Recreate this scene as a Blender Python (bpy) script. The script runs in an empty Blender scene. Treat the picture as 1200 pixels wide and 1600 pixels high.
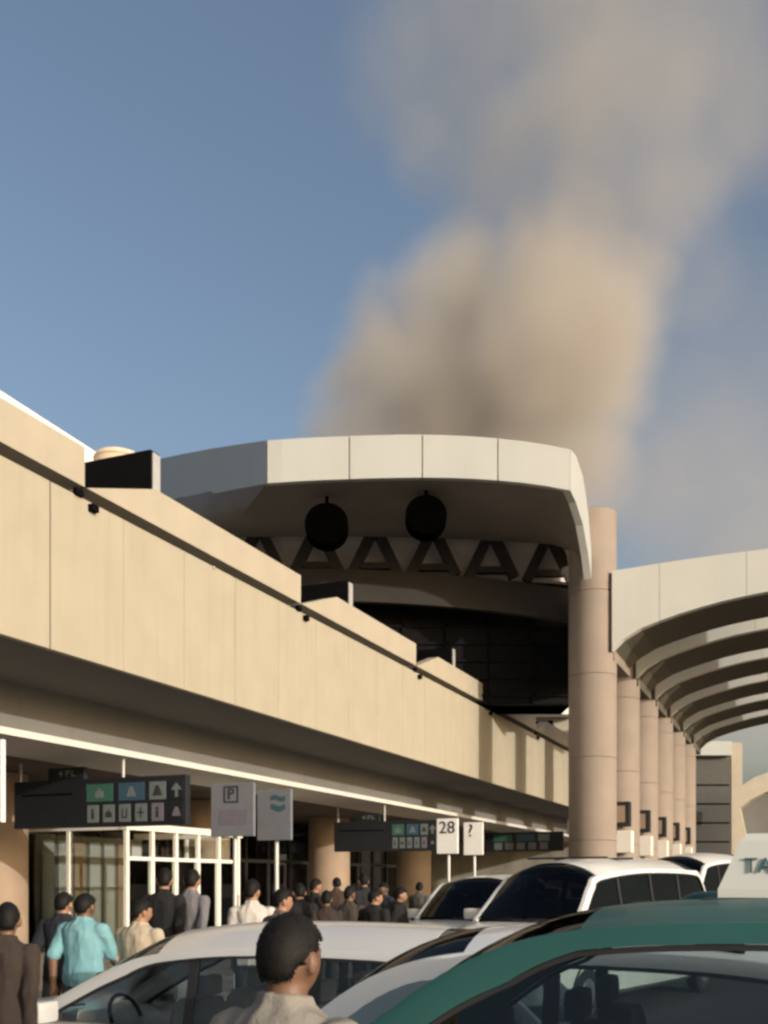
import bpy, bmesh, math, random
from mathutils import Vector, Matrix, noise as mnoise
random.seed(7)
scene = bpy.context.scene
COL = scene.collection
R = math.radians

# ------------------------------------------------------------------ camera, sky, sun, exposure
CAM_H = 1.85
F = 1600.0                       # focal length in photo pixels (photo is 1600 px tall)
HOR = 1378.0                     # horizon row in the photo
cam_d = bpy.data.cameras.new('camera'); cam = bpy.data.objects.new('camera', cam_d); COL.objects.link(cam)
cam.location = (0, 0, CAM_H); cam.rotation_euler = (R(90), 0, 0)
cam_d.sensor_fit = 'VERTICAL'; cam_d.sensor_height = 36; cam_d.lens = 36 * F / 1600
cam_d.shift_y = (HOR - 800) / 1600
cam_d.clip_end = 3000
scene.camera = cam

SUN_EL = 12.5
SUN_DIR = Vector((.72, -.69, 0)).normalized()
SUN_AZ = math.atan2(SUN_DIR.x, SUN_DIR.y)        # clockwise from +Y
world = bpy.data.worlds.new('World'); scene.world = world; world.use_nodes = True
wn = world.node_tree.nodes; wl = world.node_tree.links; wn.clear()
sky = wn.new('ShaderNodeTexSky'); sky.sky_type = 'NISHITA'; sky.sun_disc = False
sky.sun_elevation = R(SUN_EL); sky.sun_rotation = SUN_AZ
sky.air_density = 1.0; sky.dust_density = 9.0; sky.ozone_density = .8; sky.altitude = 600
bg = wn.new('ShaderNodeBackground'); bg.inputs['Strength'].default_value = .133
wo = wn.new('ShaderNodeOutputWorld')
wl.new(sky.outputs[0], bg.inputs['Color']); wl.new(bg.outputs[0], wo.inputs['Surface'])
sd = bpy.data.lights.new('sun', 'SUN'); sd.energy = 2.1; sd.angle = R(.6); sd.color = (1, .945, .85)
so = bpy.data.objects.new('sun', sd); COL.objects.link(so)
sv = Vector((SUN_DIR.x * math.cos(R(SUN_EL)), SUN_DIR.y * math.cos(R(SUN_EL)), math.sin(R(SUN_EL))))
so.rotation_euler = sv.to_track_quat('Z', 'Y').to_euler(); so.location = sv * 200
vs = scene.view_settings
vs.view_transform = 'Standard'; vs.look = 'None'; vs.exposure = 0.55; vs.gamma = 1; vs.use_curve_mapping = False
cy = scene.cycles
scene.render.engine = 'CYCLES'
cy.use_denoising = True
cy.max_bounces = 8; cy.diffuse_bounces = 4; cy.glossy_bounces = 3; cy.transmission_bounces = 6
cy.transparent_max_bounces = 16; cy.volume_bounces = 2
cy.volume_step_rate = 1.0; cy.volume_max_steps = 160
cy.filter_width = 2.7

# ------------------------------------------------------------------ coordinates
# street frame: local x = v (to the right, away from the terminal), local y = u (along the street)
YAW = -math.atan2(677, 1600)
D = Vector((math.sin(-YAW), math.cos(YAW), 0)); N = Vector((math.cos(YAW), -math.sin(-YAW), 0))
def P(px, py, Y): return Vector(((px - 600) / F * Y, Y, CAM_H - (py - HOR) / F * Y))
def UV(p): return (p.x * N.x + p.y * N.y, p.x * D.x + p.y * D.y)        # -> (v, u)
def W(v, u, z=0): return N * v + D * u + Vector((0, 0, z))

# ------------------------------------------------------------------ materials
def mat(name, col, rough=.7, metal=0, var=.12, scale=3., bump=0., bscale=40., coat=0, stretch=None, spec=.5, stain=0., staincol=(.12, .1, .08)):
    m = bpy.data.materials.new(name); m.use_nodes = True
    nt = m.node_tree; n = nt.nodes; l = nt.links
    b = n['Principled BSDF']
    b.inputs['Roughness'].default_value = rough; b.inputs['Metallic'].default_value = metal
    b.inputs['Coat Weight'].default_value = coat; b.inputs['Coat Roughness'].default_value = .06
    b.inputs['Specular IOR Level'].default_value = spec
    tc = n.new('ShaderNodeTexCoord'); mp = n.new('ShaderNodeMapping')
    if stretch: mp.inputs['Scale'].default_value = stretch
    l.new(tc.outputs['Object'], mp.inputs['Vector'])
    nz = n.new('ShaderNodeTexNoise'); nz.inputs['Scale'].default_value = scale; nz.inputs['Detail'].default_value = 5
    l.new(mp.outputs[0], nz.inputs['Vector'])
    mr = n.new('ShaderNodeMapRange'); mr.inputs['From Min'].default_value = .25; mr.inputs['From Max'].default_value = .75
    mr.inputs['To Min'].default_value = 1 - var; mr.inputs['To Max'].default_value = 1 + var
    l.new(nz.outputs['Fac'], mr.inputs['Value'])
    mx = n.new('ShaderNodeMix'); mx.data_type = 'RGBA'; mx.blend_type = 'MULTIPLY'; mx.inputs['Factor'].default_value = 1
    mx.inputs[6].default_value = (*col, 1); l.new(mr.outputs[0], mx.inputs[7])
    out = mx.outputs[2]
    if stain:
        mp2 = n.new('ShaderNodeMapping'); mp2.inputs['Scale'].default_value = (1.6, 1.6, .12)
        l.new(tc.outputs['Object'], mp2.inputs['Vector'])
        n2 = n.new('ShaderNodeTexNoise'); n2.inputs['Scale'].default_value = 2.6; n2.inputs['Detail'].default_value = 6
        l.new(mp2.outputs[0], n2.inputs['Vector'])
        m2 = n.new('ShaderNodeMapRange'); m2.inputs['From Min'].default_value = .5; m2.inputs['From Max'].default_value = .8
        m2.inputs['To Min'].default_value = 0; m2.inputs['To Max'].default_value = stain
        l.new(n2.outputs['Fac'], m2.inputs['Value'])
        x2 = n.new('ShaderNodeMix'); x2.data_type = 'RGBA'
        l.new(m2.outputs[0], x2.inputs['Factor']); l.new(out, x2.inputs[6]); x2.inputs[7].default_value = (*staincol, 1)
        out = x2.outputs[2]
    l.new(out, b.inputs['Base Color'])
    if bump:
        n3 = n.new('ShaderNodeTexNoise'); n3.inputs['Scale'].default_value = bscale; n3.inputs['Detail'].default_value = 4
        l.new(tc.outputs['Object'], n3.inputs['Vector'])
        bp = n.new('ShaderNodeBump'); bp.inputs['Strength'].default_value = bump; bp.inputs['Distance'].default_value = .02
        l.new(n3.outputs['Fac'], bp.inputs['Height']); l.new(bp.outputs[0], b.inputs['Normal'])
    return m
def glass(name, tint, refl=1.0, rough=.02):
    m = bpy.data.materials.new(name); m.use_nodes = True
    nt = m.node_tree; n = nt.nodes; l = nt.links; n.clear()
    t = n.new('ShaderNodeBsdfTransparent'); t.inputs[0].default_value = (*tint, 1)
    g = n.new('ShaderNodeBsdfGlossy'); g.inputs['Roughness'].default_value = rough; g.inputs[0].default_value = (refl, refl, refl, 1)
    f = n.new('ShaderNodeFresnel'); f.inputs[0].default_value = 1.5
    tc = n.new('ShaderNodeTexCoord'); nz = n.new('ShaderNodeTexNoise'); nz.inputs['Scale'].default_value = 1.2
    bp = n.new('ShaderNodeBump'); bp.inputs['Strength'].default_value = .03
    l.new(tc.outputs['Object'], nz.inputs['Vector']); l.new(nz.outputs['Fac'], bp.inputs['Height']); l.new(bp.outputs[0], g.inputs['Normal'])
    mx = n.new('ShaderNodeMixShader'); o = n.new('ShaderNodeOutputMaterial')
    l.new(f.outputs[0], mx.inputs[0]); l.new(t.outputs[0], mx.inputs[1]); l.new(g.outputs[0], mx.inputs[2]); l.new(mx.outputs[0], o.inputs[0])
    return m
M = dict(
    facade=mat('facade_panel', (.375, .337, .262), .82, var=.05, scale=1.3, bump=.12, bscale=60, stain=.28, staincol=(.28, .225, .15)),
    parapet=mat('parapet_stone', (.395, .35, .28), .82, var=.06, scale=1.5, bump=.12, bscale=60, stain=.14, staincol=(.29, .235, .17)),
    column=mat('column_stone', (.275, .225, .19), .78, var=.08, scale=1.2, bump=.15, bscale=50, stain=.25, staincol=(.25, .19, .14)),
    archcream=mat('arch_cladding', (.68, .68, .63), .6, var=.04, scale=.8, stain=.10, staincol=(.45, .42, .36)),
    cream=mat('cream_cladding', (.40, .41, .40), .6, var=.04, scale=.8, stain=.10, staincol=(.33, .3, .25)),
    ledge=mat('ledge_trim', (.58, .57, .54), .7, var=.05, scale=2, stain=.2, staincol=(.4, .34, .26)),
    white=mat('white_render', (.84, .80, .74), .6, var=.05, scale=1.),
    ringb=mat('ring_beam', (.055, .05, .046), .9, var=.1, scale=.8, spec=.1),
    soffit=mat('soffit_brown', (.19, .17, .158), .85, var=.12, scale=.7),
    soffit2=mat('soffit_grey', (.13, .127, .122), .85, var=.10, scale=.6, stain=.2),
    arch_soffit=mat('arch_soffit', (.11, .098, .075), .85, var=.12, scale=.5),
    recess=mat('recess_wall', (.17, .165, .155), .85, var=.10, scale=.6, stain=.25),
    truss=mat('truss_paint', (.03, .027, .025), .7, var=.1),
    clere=mat('clerestory_wall', (.80, .76, .73), .8, var=.12, scale=.9),
    black=mat('black_metal', (.001, .001, .001), 1, var=.2, spec=0),
    louvre=mat('louvre_metal', (.009, .009, .010), .8, var=.2, spec=.1),
    unit=mat('dark_unit', (.005, .005, .006), .9, spec=.03, var=.25, scale=2),
    greymetal=mat('grey_metal', (.48, .47, .46), .5, .3, var=.08),
    drum=mat('tan_drum', (.62, .50, .38), .75, var=.1),
    asphalt=mat('asphalt', (.055, .053, .05), .9, var=.25, scale=6, bump=.4, bscale=120),
    pave=mat('pavement', (.30, .26, .22), .85, var=.15, scale=3, bump=.2),
    kerb=mat('kerb_stone', (.36, .33, .29), .85, var=.15, scale=4),
    lane=mat('lane_paint', (.7, .68, .62), .7, var=.15, scale=8),
    ground=mat('desert_ground', (.24, .19, .14), .95, var=.2, scale=.4),
    pillar=mat('pillar_stone', (.33, .245, .18), .75, var=.1, scale=2, stain=.2, staincol=(.2, .145, .1)),
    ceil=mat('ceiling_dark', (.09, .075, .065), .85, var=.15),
    inner=mat('interior_wall', (.34, .32, .27), .8, var=.3, scale=.8),
    frame=mat('white_frame', (.82, .80, .74), .4, var=.04),
    dframe=mat('dark_frame', (.05, .05, .05), .4, .5, var=.1),
    signblack=mat('sign_black', (.013, .015, .02), .45, var=.15),
    signgrey=mat('sign_grey', (.16, .17, .195), .5, var=.06, scale=6),
    signwhite=mat('sign_white', (.82, .82, .80), .5, var=.03, scale=6),
    ink=mat('sign_ink', (.03, .03, .035), .6, var=.1),
    green=mat('icon_green', (.035, .11, .09), .5, var=.1, scale=9),
    blue=mat('icon_blue', (.035, .08, .13), .5, var=.1, scale=9),
    pale=mat('icon_pale', (.13, .16, .165), .5, var=.1, scale=9),
    mauve=mat('icon_mauve', (.15, .14, .175), .5, var=.1, scale=9),
    teal=mat('emblem_teal', (.04, .085, .11), .5, var=.1),
    paintwhite=mat('car_white', (.80, .80, .78), .28, var=.02, scale=2, coat=.6),
    paintsilver=mat('car_pearl', (.66, .655, .64), .32, .15, var=.03, scale=2, coat=.6),
    paintgreen=mat('taxi_green', (.026, .098, .094), .5, var=.05, scale=2, coat=.08, spec=.25),
    trim=mat('car_trim', (.02, .02, .022), .5, var=.1),
    seat=mat('car_seat', (.16, .165, .17), .8, var=.15, scale=5),
    seatlight=mat('car_seat_beige', (.33, .30, .26), .8, var=.15, scale=5),
    chrome=mat('chrome', (.75, .75, .75), .15, 1, var=.02),
    tyre=mat('tyre', (.02, .02, .02), .85, var=.1),
    rim=mat('wheel_rim', (.5, .5, .52), .35, .8, var=.05),
    lamp=mat('lamp_lens', (.7, .7, .7), .1, var=.02),
    red=mat('tail_lens', (.35, .01, .01), .15, var=.02),
    plate=mat('number_plate', (.75, .75, .72), .5, var=.02),
    taxisign=mat('taxi_sign_plastic', (.62, .64, .62), .4, var=.04),
    skin=mat('skin', (.30, .165, .105), .55, var=.08, scale=8),
    skin2=mat('skin_dark', (.15, .08, .05), .55, var=.08, scale=8),
    hair=mat('hair_black', (.004, .0035, .0035), .7, var=.5, scale=60, bump=.12, bscale=300, stretch=(1,1,.25), spec=.3),
    shoe=mat('shoe_leather', (.02, .017, .015), .45, var=.1),
    eye=mat('eye_dark', (.02, .015, .012), .2, var=.05),
    g_bld=glass('building_glass', (.45, .48, .45), .9),
    g_door=glass('door_glass', (.80, .83, .80), 1.0),
    g_car=glass('car_glass', (.66, .72, .73), 1.0),
    g_screen=glass('car_screen_glass', (.40, .45, .46), .3),
    g_dark=glass('car_glass_dark', (.07, .075, .08), .45),
)

# ------------------------------------------------------------------ mesh helpers
BASE = {}
class MB:
    def __init__(s): s.v = []; s.f = []
    def add(s, vs_, fs_):
        o = len(s.v); s.v += [Vector(p) for p in vs_]; s.f += [tuple(i + o for i in f) for f in fs_]; return s
    def box(s, x0, x1, y0, y1, z0, z1, b=0.0):
        if b <= 0:
            s.add([(x0,y0,z0),(x1,y0,z0),(x1,y1,z0),(x0,y1,z0),(x0,y0,z1),(x1,y0,z1),(x1,y1,z1),(x0,y1,z1)],
                  [(0,3,2,1),(4,5,6,7),(0,1,5,4),(1,2,6,5),(2,3,7,6),(3,0,4,7)])
        else:
            bm = bmesh.new(); bmesh.ops.create_cube(bm, size=1)
            for q in bm.verts: q.co = Vector(((x0+x1)/2 + q.co.x*(x1-x0), (y0+y1)/2 + q.co.y*(y1-y0), (z0+z1)/2 + q.co.z*(z1-z0)))
            bmesh.ops.bevel(bm, geom=bm.edges[:], offset=b, segments=2, affect='EDGES', profile=.6)
            bm.verts.index_update(); s.add([q.co.copy() for q in bm.verts], [[q.index for q in f.verts] for f in bm.faces]); bm.free()
        return s
    def prism(s, poly, ext):           # planar polygon of 3D points extruded by vector
        n = len(poly); e = Vector(ext); a = [Vector(p) for p in poly]
        s.add(a + [p + e for p in a], [tuple(range(n))[::-1], tuple(range(n, 2*n))] + [(i, (i+1) % n, n + (i+1) % n, n + i) for i in range(n)])
        return s
    def loft(s, rings, closed=True, cap=True):
        n = len(rings[0]); vs_ = [p for r in rings for p in r]; fs_ = []
        for i in range(len(rings) - 1):
            for j in range(n if closed else n - 1):
                k = (j + 1) % n; fs_.append((i*n+j, i*n+k, (i+1)*n+k, (i+1)*n+j))
        if cap and closed: fs_ += [tuple(range(n))[::-1], tuple(range((len(rings)-1)*n, len(rings)*n))]
        return s.add(vs_, fs_)
    def tube(s, pts, r, seg=10, r1=None, cap=True):
        pts = [Vector(p) for p in pts]; rings = []; m = len(pts); ref = None
        for i, p in enumerate(pts):
            t = (pts[min(i+1, m-1)] - pts[max(i-1, 0)]).normalized()
            if ref is None: ref = t.orthogonal().normalized()
            a = (ref - t * ref.dot(t)).normalized(); ref = a; b = t.cross(a)
            rr = r if r1 is None else r + (r1 - r) * i / (m - 1)
            rings.append([p + (a*math.cos(q) + b*math.sin(q)) * rr for q in (2*math.pi*k/seg for k in range(seg))])
        return s.loft(rings, True, cap)
    def lathe(s, prof, centre, axis=(0,0,1), seg=32):
        ax = Vector(axis).normalized(); a = ax.orthogonal().normalized(); b = ax.cross(a); c = Vector(centre)
        return s.loft([[c + ax*h + (a*math.cos(q) + b*math.sin(q))*r for q in (2*math.pi*k/seg for k in range(seg))] for r, h in prof])
    def ell(s, c, rad, seg=16, rg=10):
        c = Vector(c)
        rings = [[c + Vector((rad[0]*math.sin(t)*math.cos(q), rad[1]*math.sin(t)*math.sin(q), rad[2]*math.cos(t))) for q in (2*math.pi*k/seg for k in range(seg))]
                 for t in (math.pi*(i+.5)/rg for i in range(rg))]
        return s.loft(rings)
    def mesh(s, name, mt, smooth=False, off=Vector((0,0,0))):
        me = bpy.data.meshes.new(name); me.from_pydata([p - off for p in s.v], [], s.f)
        bm = bmesh.new(); bm.from_mesh(me); bmesh.ops.recalc_face_normals(bm, faces=bm.faces[:]); bm.to_mesh(me); bm.free()
        if mt: me.materials.append(mt)
        if smooth:
            for p in me.polygons: p.use_smooth = True
            if smooth != 'all': me.set_sharp_from_angle(angle=R(38))
        return me
    def build(s, name, mt, parent=None, smooth=False):
        off = BASE.get(parent.name, Vector((0,0,0))) if parent else Vector((0,0,0))
        o = bpy.data.objects.new(name, s.mesh(name, mt, smooth, off)); COL.objects.link(o)
        if parent: o.parent = parent; BASE[o.name] = off
        return o
def tag(o, label=None, cat=None, group=None, kind=None):
    for k, x in (('label', label), ('category', cat), ('group', group), ('kind', kind)):
        if x: o[k] = x
    return o
def thing(name, label, cat, base=(0,0,0), street=False, group=None):
    """Empty at the base.  Parts are modelled in absolute (street or world) coordinates and shifted to it."""
    o = bpy.data.objects.new(name, None); COL.objects.link(o); b = Vector(base); o.empty_display_size = .2
    if street: o.location = W(b.x, b.y, b.z); o.rotation_euler = (0, 0, YAW)
    else: o.location = b
    BASE[o.name] = b
    return tag(o, label, cat, group)
def inst(me, name, parent, loc=(0,0,0), rot=(0,0,0), sc=(1,1,1)):
    o = bpy.data.objects.new(name, me); COL.objects.link(o); o.parent = parent; BASE[o.name] = BASE.get(parent.name, Vector((0,0,0)))
    o.location = Vector(loc); o.rotation_euler = rot; o.scale = sc
    return o
def text_mesh(name, body, size, mt, depth=.004):
    c = bpy.data.curves.new(name, 'FONT'); c.body = body; c.size = size; c.extrude = depth; c.align_x = 'CENTER'; c.align_y = 'CENTER'; c.resolution_u = 3
    o = bpy.data.objects.new(name, c); COL.objects.link(o)
    dg = bpy.context.evaluated_depsgraph_get(); me = bpy.data.meshes.new_from_object(o.evaluated_get(dg))
    bpy.data.objects.remove(o); me.materials.clear(); me.materials.append(mt); me.name = name
    return me
def struct(o): o['kind'] = 'structure'; return o
def street(o): o.rotation_euler = (0, 0, YAW); return o

# ------------------------------------------------------------------ ground
mb = MB(); mb.add([(-700,-700,-.05),(700,-700,-.05),(700,700,-.05),(-700,700,-.05)], [(0,1,2,3)])
struct(mb.build('ground', M['ground']))
mb = MB(); mb.box(-7.6, 34, -60, 160, -.04, 0)
struct(street(mb.build('road', M['asphalt'])))
pv = thing('pavement', None, None, (-7.6, 0, 0), True); pv['kind'] = 'structure'
MB().box(-26, -7.95, -40, 120, -.03, .15).build('paving_slab', M['pave'], pv)
kb = MB().box(-7.93, -7.6, -30, -28.02, -.03, .16, .02).mesh('kerb_stone', M['kerb'], False, Vector((-7.6, -30, 0)))
for i in range(44): inst(kb, 'kerb_stone', pv, (0, -30 + i*2.0, 0))
lm = thing('lane_marking', None, None, (0, 0, 0), True); lm['kind'] = 'structure'
dash = MB().box(-.07, .07, 0, 2.4, .002, .006).mesh('dash', M['lane'])
for vv in (-3.2, 1.8):
    for k in range(14): inst(dash, 'dash', lm, (vv, 9 + k*5.2, 0))

# ------------------------------------------------------------------ terminal building (street coordinates: x = v, y = u)
VF = -11.0
T = thing('terminal_building', 'long sand coloured terminal front with stepped parapet and deep shaded ground floor', 'building', (VF, 0, 0), True)
ZB, ZG = 5.48, 8.09
edges = [12.65 + 1.8375*k for k in range(-5, 26)]
def panel(u0, u1, gap):
    return MB().box(VF-.12, VF, u0+gap, u1-gap, ZB, ZG, .006)
pm = None
for i in range(len(edges)-1):
    wide = abs(edges[i] - 12.65) < .01
    if wide:
        MB().box(VF-.12, VF, edges[i]+.03, edges[i+1]-.003, ZB, ZG, .006).build('facade_panel', M['facade'], T)
    else:
        panel(edges[i], edges[i+1], .006).build('facade_panel', M['facade'], T)
UE = edges[-1]
MB().box(VF-.12, VF, UE+.14, UE+1.0, ZB, ZG, .006).build('facade_panel', M['facade'], T)
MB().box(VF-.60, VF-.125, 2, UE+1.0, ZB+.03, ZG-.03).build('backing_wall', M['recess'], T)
MB().box(VF-.60, VF-.42, 3.5, UE+1.0, ZG-.028, ZG+.30).build('groove_back', M['recess'], T)  # dark back puts extra shade into the groove's colour
ends = [13.5, 21.1, 28.5, 35.7, 42.6, 49.0, 55.0, 61.0]
st = 3.5
for i, e in enumerate(ends):
    ramp = 0.2 if i == 0 else 1.9
    pl = [(VF-.02, st, ZG+.21), (VF-.02, st+ramp, 8.95), (VF-.02, e, 8.95), (VF-.02, e, ZG+.21)]
    b = MB().prism(pl, (-.34, 0, 0)).build('parapet_block', M['parapet'], T)
    st = e + .04
# small brackets / scuppers under the sawtooth ends
for e in ends[:-3]:
    MB().box(VF, VF+.10, e+.05, e+.22, ZG-.16, ZG-.05, .01).build('scupper', M['unit'], T)
    MB().box(VF-.02, VF+.07, e-.30, e-.12, ZG-.01, ZG+.10, .01).build('scupper', M['unit'], T)
for u in (17.3, 24.7, 32.0, 39.4):
    MB().box(VF, VF+.03, u, u+.06, ZG-.05, ZG, .005).build('bracket', M['greymetal'], T)
# roof deck, recess, ledge
MB().box(-42, VF-.61, 0, UE+12, 7.9, 8.27).build('roof_deck', M['parapet'], T)
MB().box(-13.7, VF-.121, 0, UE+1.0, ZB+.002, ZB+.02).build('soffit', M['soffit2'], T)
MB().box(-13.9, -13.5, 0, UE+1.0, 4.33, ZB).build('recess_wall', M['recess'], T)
MB().box(-13.88, -11.9, 0, UE+.6, 4.20, 4.32, .012).build('ledge', M['ledge'], T)
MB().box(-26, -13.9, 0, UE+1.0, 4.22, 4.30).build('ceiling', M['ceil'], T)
MB().box(-26.4, -26.1, 0, UE+1, .15, 4.2).build('interior_wall', M['inner'], T)
MB().box(-26, -11.95, UE+.62, UE+1.0, .15, 4.19).build('end_wall', M['inner'], T)
MB().box(-26, -13.92, -.4, -.1, .15, 8.2).build('end_wall', M['pillar'], T)
# pillars with recessed joint
for e in (9.2, 18.0, 26.4, 34.8, 43.4):
    c = MB().lathe([(.76,.15),(.76,4.2)], (-16.6, e-.75, 0), (0,0,1), 40).build('pillar', M['pillar'], T, True)
    MB().lathe([(.80,.15),(.80,.40),(.77,.42)], (-16.6, e-.75, 0), (0,0,1), 40).build('plinth', M['column'], c, True)
# glazed wall behind
VG = -18.6
u = 1.0
while u < 47:
    MB().box(VG-.02, VG, u+.05, u+1.55, .2, 4.1).build('pane', M['g_bld'], T)
    MB().box(VG-.08, VG+.06, u-.05, u+.05, .15, 4.2).build('mullion', M['dframe'], T)
    u += 1.6
MB().box(VG-.07, VG+.05, 1, 47, 2.55, 2.68).build('transom', M['dframe'], T)
# projecting entrance vestibule with white frames
VS = thing('entrance_vestibule', 'glazed entrance vestibule with bright white metal frames under the terminal ledge', 'entrance', (-14.6, 19.3, .15), True)
k = 0
u = 19.3
while u < 24.5:
    MB().box(-14.66, -14.56, u, u+.10, .15, 3.05, .01).build('post', M['frame'], VS)
    MB().box(-17.9, -17.8, u, u+.10, .15, 3.05, .01).build('post', M['frame'], VS)
    if u < 24.0:
        MB().box(-14.62, -14.60, u+.10, u+.98, .2, 2.35).build('pane', M['g_door'], VS)
        if k % 2 == 0: MB().tube([(-14.52, u+.9, .9), (-14.52, u+.9, 1.5)], .018, 8).build('door_handle', M['chrome'], VS)
    u += .98; k += 1
MB().box(-14.70, -14.52, 19.25, 24.36, 3.05, 3.22, .01).build('header', M['frame'], VS)
MB().box(-14.64, -14.58, 19.3, 24.3, 2.35, 2.44, .01).build('transom', M['frame'], VS)
for q in (19.3, 24.2):
    MB().box(-18, -14.7, q-.02, q+.12, 3.05, 3.22, .01).build('header', M['frame'], VS)
    MB().box(-16.3, -16.2, q, q+.10, .15, 3.05, .01).build('post', M['frame'], VS)
    for a in (-17.8, -16.2): MB().box(a, a+1.5, q+.04, q+.06, .2, 3.0).build('pane', M['g_door'], VS)
for k in range(8):
    u = 19.45 + k*.6
    MB().box(-17.72, -17.66, u, u+.42, .15, 2.9, .01).build('brightener_panel', M['cream'] if k % 3 else M['pillar'], VS)  # mostly pale panels, added behind the glass to brighten the entrance
MB().box(-17.78, -17.74, 19.4, 24.2, .15, 3.04).build('inner_screen', M['recess'], VS)
# upper white storey set back on the roof (left)
US = thing('roof_storey', 'white upper storey wall set back above the parapet at far left', 'building', (-16, 4, 8.27), True)
MB().prism([(-16, 2, 8.27), (-16, 2, 12.75), (-16, 20.2, 12.2), (-16, 20.2, 8.27)], (-8, 0, 0)).build('wall', M['white'], US)
MB().box(-16.03, -15.9, 6, 6.04, 8.4, 12.2).build('joint', M['greymetal'], US)

# rooftop dark boxes
descs = [(15.9, 9.93, 'black rooftop plant box carrying a tan drum, nearest on the parapet'),
         (24.6, 9.85, 'black rooftop box behind the second parapet step'),
         (33.0, 9.85, 'black rooftop box behind the third parapet step'),
         (41.0, 9.75, 'black rooftop box behind the fourth parapet step'),
         (47.4, 9.45, 'black rooftop box at far end of the parapet beside the round column')]
for i, (u, zt, lb) in enumerate(descs):
    t = thing('rooftop_unit', lb, 'rooftop unit', (-12.2, u, 8.27), True, 'dark units along the roof edge')
    MB().box(-14.1, -11.46, u, u+.30, 8.45, zt, .02).build('housing', M['unit'], t)
    MB().box(-11.458, -11.42, u+.04, u+.26, 8.9 if i else 8.5, zt-.05, .01).build('sunlit_end', M['greymetal'], t)  # pale plate stands in for the sunlit end of the box
    for w_ in (-13.8, -11.8): MB().box(w_-.06, w_+.06, u+.03, u+.27, 8.27, 8.45).build('skid', M['black'], t)
t = thing('roof_drum', 'squat tan drum standing on the nearest black rooftop box', 'vent', (-12.55, 16.35, 9.4), True)
MB().lathe([(.30,0),(.42,.01),(.44,.06),(.44,.36),(.42,.40),(.2,.42)], (-12.55, 16.35, 9.75)).build('drum', M['drum'], t, True)
MB().lathe([(.46,.30),(.46,.34),(.44,.34),(.44,.30)], (-12.55, 16.35, 9.75)).build('band', M['drum'], t, True)

MB().box(-12.95, -12.15, 16.25, 16.8, 8.27, 9.76).build('stand', M['unit'], t)
# ------------------------------------------------------------------ entrance hall roof (world coordinates)
H = thing('entrance_hall_roof', 'big cream edged shell roof with dark underside above the terminal', 'roof', (1, 38, 8.3))
top = []   # (px, top row, bottom row, Y)
def facet_Y(px):           # depth on the left facet, which runs back from the corner at (-3.43, 30)
    q = (px-600)/F; dx, dy = -7.32, 12.0
    t_ = (q*30 + 3.43) / (dx - q*dy); return 30 + dy*t_
for px, a, b, Y in [(190, 737, 810, facet_Y(190)), (245, 718, 792, facet_Y(245)), (285, 709.5, 782, facet_Y(285)), (330, 701, 772, facet_Y(330)), (375, 694, 763, facet_Y(375)), (417, 688, 755, 30.0),
                    (440, 686.5, 753.5, 30.0), (480, 684, 751, 30.05), (515, 682.5, 749.5, 30.1), (546, 681.5, 748.5, 30.13),
                    (580, 680, 747.3, 30.16), (620, 679, 746.5, 30.2), (660, 679, 746, 30.25), (700, 680, 746.5, 30.3), (740, 682, 748, 30.33), (778, 685, 750.5, 30.37),
                    (815, 689, 754, 30.4), (855, 695, 759.5, 30.45), (891, 702, 766, 30.5),
                    (900, 712, 785, 30.95), (911, 745, 820, 31.5), (919, 800, 865, 32.0), (924, 862, 905, 32.4)]:
    top.append((P(px, a, Y), P(px, b, Y)))
segs = [(0, 5), (5, 9), (9, 12), (12, 15), (15, 18), (18, 22)]
for (a, b) in segs:
    mb = MB(); rings = []
    for i in range(a, b+1):
        t_, b_ = top[i]
        inw = Vector((0, .22, 0)) if i < 18 else Vector((-.22, .05, 0))
        e = Vector((0,0,0))
        if i == a and a: e = (top[a+1][0] - t_).normalized() * .016
        if i == b and b < 22: e = (top[b-1][0] - t_).normalized() * .016
        rings.append([t_+e, b_+e, b_+inw+e, t_+inw+e])
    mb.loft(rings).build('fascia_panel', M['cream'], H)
# soffit: strip from fascia bottoms to the inner ring
ring_in = []
n = len(top)
for i, (t_, b_) in enumerate(top):
    f = i / (n-1)
    px = 175 + (905-175) * f
    row = 838 + 16 * (abs(f - .45) / .55) ** 2
    ring_in.append(P(px, row, 35.4))
mb = MB()
fr = [b_ + Vector((0, .02, .03)) for (t_, b_) in top]
rows = []
for s_ in range(7):
    k = s_ / 6
    rows.append([a.lerp(c, k) + Vector((0, 0, -.10*math.sin(math.pi*k))) for a, c in zip(fr, ring_in)])
mb.loft(rows, False, False)
mb.loft([[p + Vector((0,0,.12)) for p in r] for r in rows], False, False)
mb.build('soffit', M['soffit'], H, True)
# roof top skin
rows = []
for k in (0, .33, .66, 1):
    rows.append([t_.lerp(Vector((-2 + (t_.x+2)*.9, 50, 15.6)), k) + Vector((0,.02, -.04 + .5*math.sin(math.pi*k)*0)) for t_, b_ in top])
MB().loft(rows, False, False).build('roof_skin', M['white'], H, True)
# clerestory wall, ring beam, dark hall front
cl = []; 
def curve_wall(rt, rb, Y, pxa, pxb, nseg, bow):
    rr = []
    for i in range(nseg+1):
        f = i/nseg; px = pxa + (pxb-pxa)*f; dr = bow*(abs(f-.42)/.58)**2
        a = P(px, rt+dr, Y); b = P(px, rb+dr, Y)
        rr.append([a, b, b + Vector((0,.3,0)), a + Vector((0,.3,0))])
    return MB().loft(rr)
curve_wall(835, 893, 36.2, 150, 902, 24, 18).build('clerestory_wall', M['clere'], H)
curve_wall(888, 938, 35.3, 150, 903, 24, 34).build('ring_beam', M['ringb'], H)
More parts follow.
